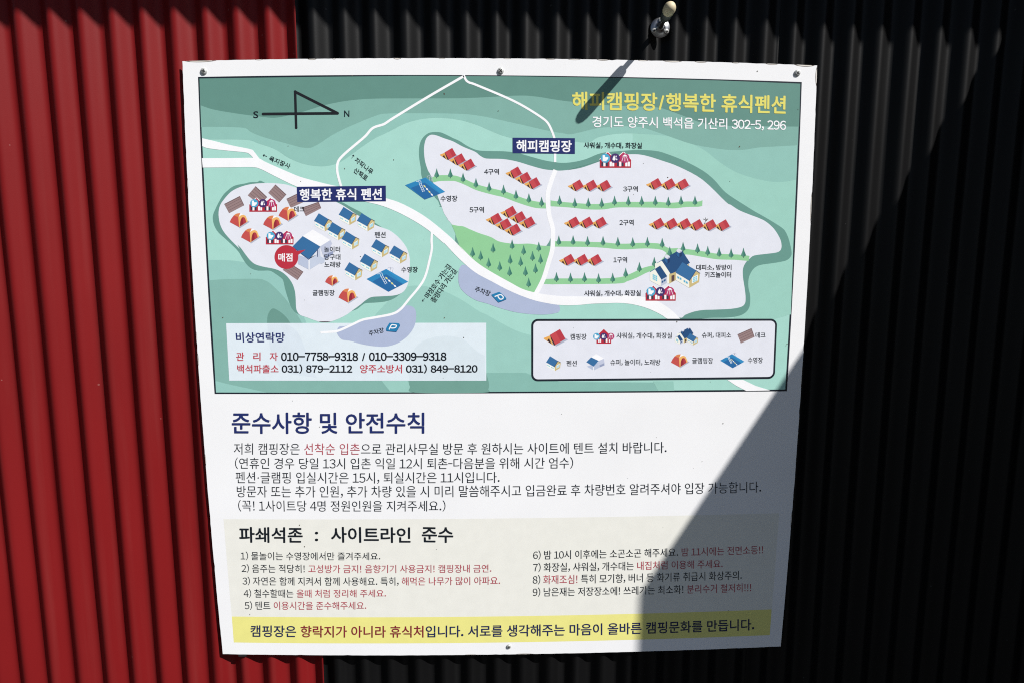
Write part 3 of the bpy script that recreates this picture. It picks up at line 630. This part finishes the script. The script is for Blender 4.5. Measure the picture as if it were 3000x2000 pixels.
YL, TX, RD, BLK = ink(228, 220, 112), ink(24, 32, 40), ink(180, 74, 88), ink(22, 28, 36)
text([('해피캠핑장/행복한 휴식펜션', YL)], C((75, 350), (1918, 386), (1915, 545), (78, 508)), mp, bold=0.022)
text([('경기도 양주시 백석읍 기산리 302-5, 296', WH)], C((250, 560), (1918, 594), (1918, 692), (250, 662)), mp, bold=0.012)
text([('해피캠핑장', WH)], B((1618, 1022), (2255, 1028), (2253, 1165), (1618, 1160)), nb1, bold=0.022)
text([('행복한 휴식 펜션', WH)], [(877.6, 554.2), (1118.8, 552), (1118.8, 586.7), (877.6, 588.8)], nb2, bold=0.022)
for s_, q_ in (('샤워실, 개수대, 화장실', C((178, 786), (678, 790), (678, 843), (178, 840))), ('4구역', box(G, 1218, 640, 1440, 727)), ('수영장', box(G, 565, 1040, 818, 1130)), ('5구역', box(G, 1000, 1208, 1215, 1297)),
               ('3구역', box(H, 898, 287, 1083, 360)), ('2구역', box(H, 848, 715, 1030, 789)), ('1구역', box(H, 772, 1190, 946, 1264)), ('대피소, 방방이', H((1828, 1290), (2278, 1288), (2278, 1362), (1828, 1362))), ('키즈놀이터', box(H, 1938, 1380, 2273, 1454)),
               ('샤워실, 개수대, 화장실', [(1711.6, 851), (1877.2, 850.4), (1877.2, 868.6), (1711.6, 869)]), ('주차장', J((415, 866), (607, 930), (582, 1000), (388, 932))), ('주차장', K((778, 1175), (970, 1128), (986, 1192), (796, 1242))),
               ('데크', box(D, 1537, 618, 1720, 714)), ('놀이터', box(Ez, 290, 1015, 568, 1114)), ('당구대', box(Ez, 295, 1145, 573, 1246)), ('노래방', box(Ez, 297, 1276, 578, 1374)), ('펜션', box(Ez, 1162, 762, 1350, 863)), ('수영장', box(Ez, 1620, 1362, 1905, 1461)),
               ('글램핑장', box(F, 1857, 880, 2235, 980)), ('육지장사', A((1147, 1203), (1386, 1300), (1362, 1356), (1124, 1258))), ('자작나무', A((2142, 1218), (2337, 1370), (2300, 1428), (2106, 1266))), ('산책로', A((2127, 1333), (2275, 1440), (2242, 1497), (2095, 1390))),
               ('마장호수 가는길', K((1488, 722), (1785, 316), (1850, 360), (1553, 768))), ('출렁다리 가는길', K((1563, 778), (1855, 373), (1922, 420), (1632, 824)))):
    text([(s_, TX)], q_, mp, bold=0.014)
text([('매점', WH)], box(F, 1265, 250, 1510, 394), mp, bold=0.02)
text([('S', TX)], box(A, 950, 693, 1008, 772), mp, bold=0.01); text([('N', TX)], box(A, 1993, 685, 2053, 758), mp, bold=0.01)
def arrow(a, b):
    a, b = np.array(a), np.array(b); d = (b - a) / np.linalg.norm(b - a); e = np.array([-d[1], d[0]])
    flat('direction_arrow', [(line(tuple(a), tuple(b), 1.3), TX), (line(tuple(b), tuple(b - d * 4 + e * 3), 1.3), TX), (line(tuple(b), tuple(b - d * 4 - e * 3), 1.3), TX)], mp, 23)
arrow(*A((1108, 1213), (1062, 1195))); arrow(*A((2080, 1232), (2105, 1195))); arrow(*K((1500, 762), (1470, 798)))

CR = ink(190, 62, 76)
text([('비상연락망', NVY)], M((225, 150), (630, 150), (630, 231), (232, 232)), cp, bold=0.02)
for s_, x0, x1 in (('관', 230, 296), ('리', 370, 430), ('자', 505, 571)): text([(s_, CR)], box(M, x0, 311, x1, 380), cp, bold=0.014)
text([('010-7758-9318 / 010-3309-9318', BLK)], M((598, 311), (1955, 310), (1955, 381), (598, 382)), cp, bold=0.03, name='phone_number')
text([('백석파출소', CR)], box(M, 238, 411, 578, 481), cp, bold=0.014); text([('031) 879-2112', BLK)], M((603, 407), (1183, 407), (1183, 484), (603, 484)), cp, bold=0.03, name='phone_number')
text([('양주소방서', CR)], box(M, 1245, 410, 1590, 481), cp, bold=0.014); text([('031) 849-8120', BLK)], M((1622, 407), (2210, 405), (2210, 483), (1622, 484)), cp, bold=0.03, name='phone_number')
for s_, q_ in (('캠핑장', box(L, 395, 234, 538, 288)), ('샤워실, 개수대, 화장실', box(L, 802, 224, 1292, 279)), ('슈퍼, 대피소', box(L, 1556, 221, 1815, 274)), ('데크', box(L, 2030, 221, 2118, 271)), ('펜션', box(L, 360, 466, 452, 516)), ('슈퍼, 놀이터, 노래방', box(L, 748, 456, 1190, 511)), ('글램핑장', box(L, 1470, 442, 1655, 496)), ('수영장', box(L, 1962, 438, 2095, 491))):
    text([(s_, TX)], q_, lg, bold=0.012)

text([('준수사항 및 안전수칙', ink(34, 46, 104))], O((55, 76), (1715, 78), (1715, 260), (58, 262)), sign, bold=0.016)
LN = ink(24, 32, 40)
text([('저희 캠핑장은 ', LN), ('선착순 입촌', RD), ('으로 관리사무실 방문 후 원하시는 사이트에 텐트 설치 바랍니다.', LN)], [O((75, 342))[0], P((1340, 294))[0], P((1340, 380))[0], O((75, 440))[0]], sign, thin=0.004)
text([('(연휴인 경우 당일 13시 입촌 익일 12시 퇴촌-다음분을 위해 시간 엄수)', LN)], [O((85, 465))[0], P((625, 410))[0], P((625, 499))[0], O((85, 564))[0]], sign, thin=0.004)
text([('펜션·글램핑 입실시간은 15시, 퇴실시간은 11시입니다.', LN)], [O((90, 588))[0], P((62, 524))[0], P((62, 610))[0], O((92, 690))[0]], sign, thin=0.004)
text([('방문자 또는 추가 인원, 추가 차량 있을 시 미리 말씀해주시고 입금완료 후 차량번호 알려주셔야 입장 가능합니다.', LN)], [O((100, 708))[0], P((2063, 597))[0], P((2063, 686))[0], O((102, 810))[0]], sign, thin=0.004)
text([('(꼭! 1사이트당 4명 정원인원을 지켜주세요.)', LN)], O((110, 830), (1897, 834), (1897, 930), (115, 930)), sign, thin=0.004)
for s_, x0, x1 in (('파쇄석존', 165, 676), ('사이트라인', 900, 1540), ('준수', 1628, 1882)): text([(s_, BLK)], Q((x0, 113), (x1, 117), (x1, 242), (x0 + 4, 239)), rp, bold=0.018)
text([(':', BLK)], box(Q, 773, 152, 800, 228), rp, bold=0.02)
for runs, q_ in (([('1) 물놀이는 수영장에서만 즐겨주세요.', LN)], Q((178, 310), (1297, 316), (1297, 380), (180, 380))),
                 ([('2) 음주는 적당히! ', LN), ('고성방가 금지! 음향기기 사용금지! 캠핑장내 금연.', RD)], Q((185, 410), (2187, 412), (2187, 479), (187, 480))),
                 ([('3) 자연은 함께 지켜서 함께 사용해요. 특히, ', LN), ('해먹은 나무가 많이 아파요.', RD)], Q((193, 511), (2257, 508), (2257, 578), (195, 582))),
                 ([('4) 철수할때는 ', LN), ('올때 처럼 정리해 주세요.', RD)], Q((202, 610), (1343, 613), (1343, 677), (204, 681))),
                 ([('5) 텐트 ', LN), ('이용시간을 준수해주세요.', RD)], Q((210, 707), (1185, 710), (1185, 776), (213, 778))),
                 ([('6) 밤 10시 이후에는 소곤소곤 해주세요. ', LN), ('밤 11시에는 전면소등!!', RD)], R((225, 302), (2065, 262), (2065, 332), (225, 377))),
                 ([('7) 화장실, 샤워실, 개수대는 ', LN), ('내집처럼 이용해 주세요.', RD)], R((225, 401), (1742, 374), (1742, 444), (225, 477))),
                 ([('8) ', LN), ('화재조심! ', RD), ('특히 모기향, 버너 등 화기류 취급시 화상주의.', LN)], R((222, 499), (1895, 463), (1895, 538), (222, 576))),
                 ([('9) 남은재는 저장장소에! 쓰레기는 최소화! ', LN), ('분리수거 철저히!!!', RD)], R((222, 599), (1970, 563), (1970, 635), (222, 673)))):
    text(runs, q_, rp)
NB, RB = ink(30, 40, 84), ink(132, 34, 52)
text([('캠핑장은 ', NB), ('향락지가 아니라 휴식처', RB), ('입니다. 서로를 생각해주는 마음이 올바른 캠핑문화를 만듭니다.', NB)], [Q((258, 900))[0], R((1995, 848))[0], R((1995, 942))[0], Q((258, 994))[0]], sb, bold=0.012)

set_type()

# ------------------------------------------------------------------ wear on the sign
chip_d, chip_l = mat('chipped_paint_dark', (0.10, 0.075, 0.06), rough=0.8), mat('chipped_paint_pale', (0.72, 0.68, 0.62), rough=0.7)
tb = ideal(np.array(CORN))
def edge_pt(i, s_, d): 
    a, b = tb[i], tb[(i + 1) % 4]; t = (b - a) / np.linalg.norm(b - a); return a + (b - a) * s_ + np.array([-t[1], t[0]]) * d
shp = []
def chip(i, s0, ln, dp):
    dp *= 0.6
    o_ = [edge_pt(i, s0 + ln * k / 8, 0.0004 + dp * math.sin(math.pi * k / 8) ** .7) for k in range(9)]
    base = [edge_pt(i, s0 + ln * k / 8, 0.0001) for k in range(9)]
    inn = [edge_pt(i, s0 + ln * (.06 + .88 * k / 8), (0.0004 + dp * math.sin(math.pi * k / 8) ** .7) * .62) for k in range(9)]
    shp.append((('s', bake(np.array(base + o_[::-1]))), chip_d)); shp.append((('s', bake(np.array(base[1:-1] + inn[::-1][1:-1]))), chip_l))
for s0, ln, dp in ((0.004, 0.05, 0.0042), (0.115, 0.012, 0.0018), (0.197, 0.014, 0.0032), (0.235, 0.006, 0.002), (0.33, 0.012, 0.0034), (0.40, 0.01, 0.0016), (0.5, 0.012, 0.0014), (0.565, 0.016, 0.0022), (0.60, 0.02, 0.0024), (0.645, 0.02, 0.003), (0.71, 0.016, 0.002), (0.75, 0.03, 0.0036), (0.80, 0.02, 0.003), (0.86, 0.012, 0.002), (0.915, 0.02, 0.003), (0.962, 0.034, 0.005)): chip(0, s0, ln, dp)
for s0, ln, dp in ((0.002, 0.03, 0.004), (0.20, 0.05, 0.0026), (0.5, 0.02, 0.0012), (0.74, 0.03, 0.002)): chip(1, s0, ln, dp)
for s0, ln, dp in ((0.08, 0.02, 0.0012), (0.45, 0.03, 0.002), (0.55, 0.02, 0.0014)): chip(2, s0, ln, dp)
for s0, ln, dp in ((0.35, 0.02, 0.0016), (0.52, 0.02, 0.002), (0.56, 0.015, 0.0014), (0.8, 0.02, 0.0014)): chip(3, s0, ln, dp)
vs, fs, mi = [], [], []
for i, (pp, mm) in enumerate(shp):
    q_ = pp[1]; a = sum(q_[j][0] * q_[(j + 1) % len(q_)][1] - q_[(j + 1) % len(q_)][0] * q_[j][1] for j in range(len(q_)))
    if a > 0: q_ = q_[::-1]
    fs.append(list(range(len(vs), len(vs) + len(q_)))); vs += [W(x, y, layer(0.6 if mm is chip_d else 1.0)) for x, y in q_]; mi.append(0 if mm is chip_d else 1)
pe = mesh('chipped_edge', vs, fs, [chip_d, chip_l], sign, mi); pe['kind'] = 'stuff'
dirt = mat('dirt_speck', (0.10, 0.085, 0.06), rough=0.9)
vs, fs = [], []
spots = B((790, 492), (210, 1250), (1410, 690)) + C((1518, 825), (900, 1090), (690, 970), (605, 1238), (2022, 505), (1672, 175)) + D((1652, 190),) + A((1350, 1093), (1998, 1352), (2085, 285)) + K((680, 228), (1998, 1258), (1750, 1008), (285, 1510)) + L((1335, 130), (1632, 655), (2310, 322), (2300, 335)) + M((120, 30), (2095, 192)) + O((812, 204),) + P((1772, 155), (1612, 445), (1262, 262)) + Q((690, 272), (650, 100), (252, 815)) + R((1265, 118), (1787, 785)) + [(random.uniform(700, 2250), random.uniform(260, 1850)) for _ in range(26)]
for i, p in enumerate(spots):
    r = random.uniform(0.7, 1.7) if i < 30 else random.uniform(0.35, 0.8); st = random.uniform(1, 1.9); an = random.uniform(0, 3)
    q_ = face(np.array([(p[0] + r * st * math.cos(t) * math.cos(an) - r * math.sin(t) * math.sin(an), p[1] + r * st * math.cos(t) * math.sin(an) + r * math.sin(t) * math.cos(an)) for t in np.linspace(0, 6.283, 9)[:-1]]))[::-1]
    fs.append(list(range(len(vs), len(vs) + len(q_)))); vs += [W(x, y, layer(25)) for x, y in q_]
# dried insect on the tents
for a, b in (((1950, 725), (1935, 770)), ((1955, 720), (1945, 688)), ((1952, 722), (1915, 705)), ((1958, 718), (1978, 700)), ((1955, 724), (1980, 712)), ((1940, 750), (1928, 772))):
    q_ = face(np.array(line(H(a)[0], H(b)[0], 1.0)))
    fs.append(list(range(len(vs), len(vs) + len(q_)))); vs += [W(x, y, layer(25)) for x, y in q_]
q_ = face(np.array(circle(H((1955, 722))[0], 2.2, 10)))[::-1]; fs.append(list(range(len(vs), len(vs) + len(q_)))); vs += [W(x, y, layer(25)) for x, y in q_]
ds = mesh('dirt_specks', vs, fs, [dirt], sign); ds['kind'] = 'stuff'

# ------------------------------------------------------------------ door stop on the wall above the sign
stop = bpy.data.objects.new('door_stop', None); col.objects.link(stop)
tag(stop, 'rod door stop with cream rubber tip and round steel base above the sign', 'door stop')
chrome = mat('chrome_plate', (0.28, 0.285, 0.30), rough=0.34, metal=1.0)
rodm = mat('dark_rod_steel', (0.05, 0.05, 0.045), rough=0.35, metal=0.9)
rubber = mat('cream_rubber', (0.62, 0.53, 0.36), rough=0.55, var=0.08, scale=60)
bc = ray_plane(np.array([1935.0 - 1500, 81.0 - 1000]), CREST - 0.004); base = np.array([bc[0], bc[1], CREST - 0.0002])
tc_ = ray_plane(np.array([1963.5 - 1500, 22.0 - 1000]), -0.111); tip = np.array([tc_[0], tc_[1], -0.111])
axis = tip - base; ln = np.linalg.norm(axis); axis /= ln
plate_ax = np.array([0.02, -0.02, -1.0])
pl = lathe('base_plate', [(0.0182, 0.0), (0.0184, 0.0014), (0.0174, 0.0024), (0.0110, 0.0034), (0.0078, 0.0040), (0.0066, 0.0085), (0.0052, 0.0095), (0.0001, 0.0095)], base, plate_ax, chrome, stop, 40)
lathe('rod', [(0.0046, 0.004), (0.0046, ln - 0.035), (0.0044, ln - 0.03)], base, axis, rodm, stop, 20)
lathe('shaded_tip_rear', [(0.0047, ln - 0.058), (0.0084, ln - 0.057), (0.0092, ln - 0.053), (0.0100, ln - 0.017), (0.0090, ln - 0.0155)], base, axis, mat('tip_shade_rubber', (0.030, 0.042, 0.042), rough=0.5), stop, 28)  # rear of the cream tip, its shaded side painted in as a dark colour
lathe('rubber_tip', [(0.0092, ln - 0.019), (0.0103, ln - 0.018), (0.0105, ln - 0.008), (0.0100, ln - 0.002), (0.0086, ln + 0.0035), (0.0060, ln + 0.0070), (0.0028, ln + 0.0086), (0.0002, ln + 0.0088)], base, axis, rubber, stop, 28)
for an in (0.55, 2.65, 4.72):
    p = base + np.array([math.cos(an) * 0.0132, math.sin(an) * 0.0132, 0])
    s_ = lathe('screw', [(0.0044, 0.0), (0.0045, 0.001), (0.0036, 0.0020), (0.0001, 0.0022)], p + np.array([0, 0, -0.0036]), (0.25 * math.cos(an), 0.25 * math.sin(an), -1), mat('bright_screw', (0.62, 0.62, 0.60), rough=0.4, metal=0.6), stop, 18)
    pts = []
    for k in range(4):
        t = 0.2 + k * math.pi / 2; d = np.array([math.cos(t), math.sin(t)]); e = np.array([-d[1], d[0]])
        pts += [d * 0.0027 - e * 0.0006, d * 0.0027 + e * 0.0006, (d + e) * 0.0008]
    mesh('cross_slot', [W(p[0] + q_[0] + math.cos(an) * 0.0006, p[1] + q_[1] + math.sin(an) * 0.0006, p[2] - 0.0062 + 0.25 * (q_[0] * math.cos(an) + q_[1] * math.sin(an))) for q_ in pts], [tuple(range(12))[::-1]], [slot_dark], s_)
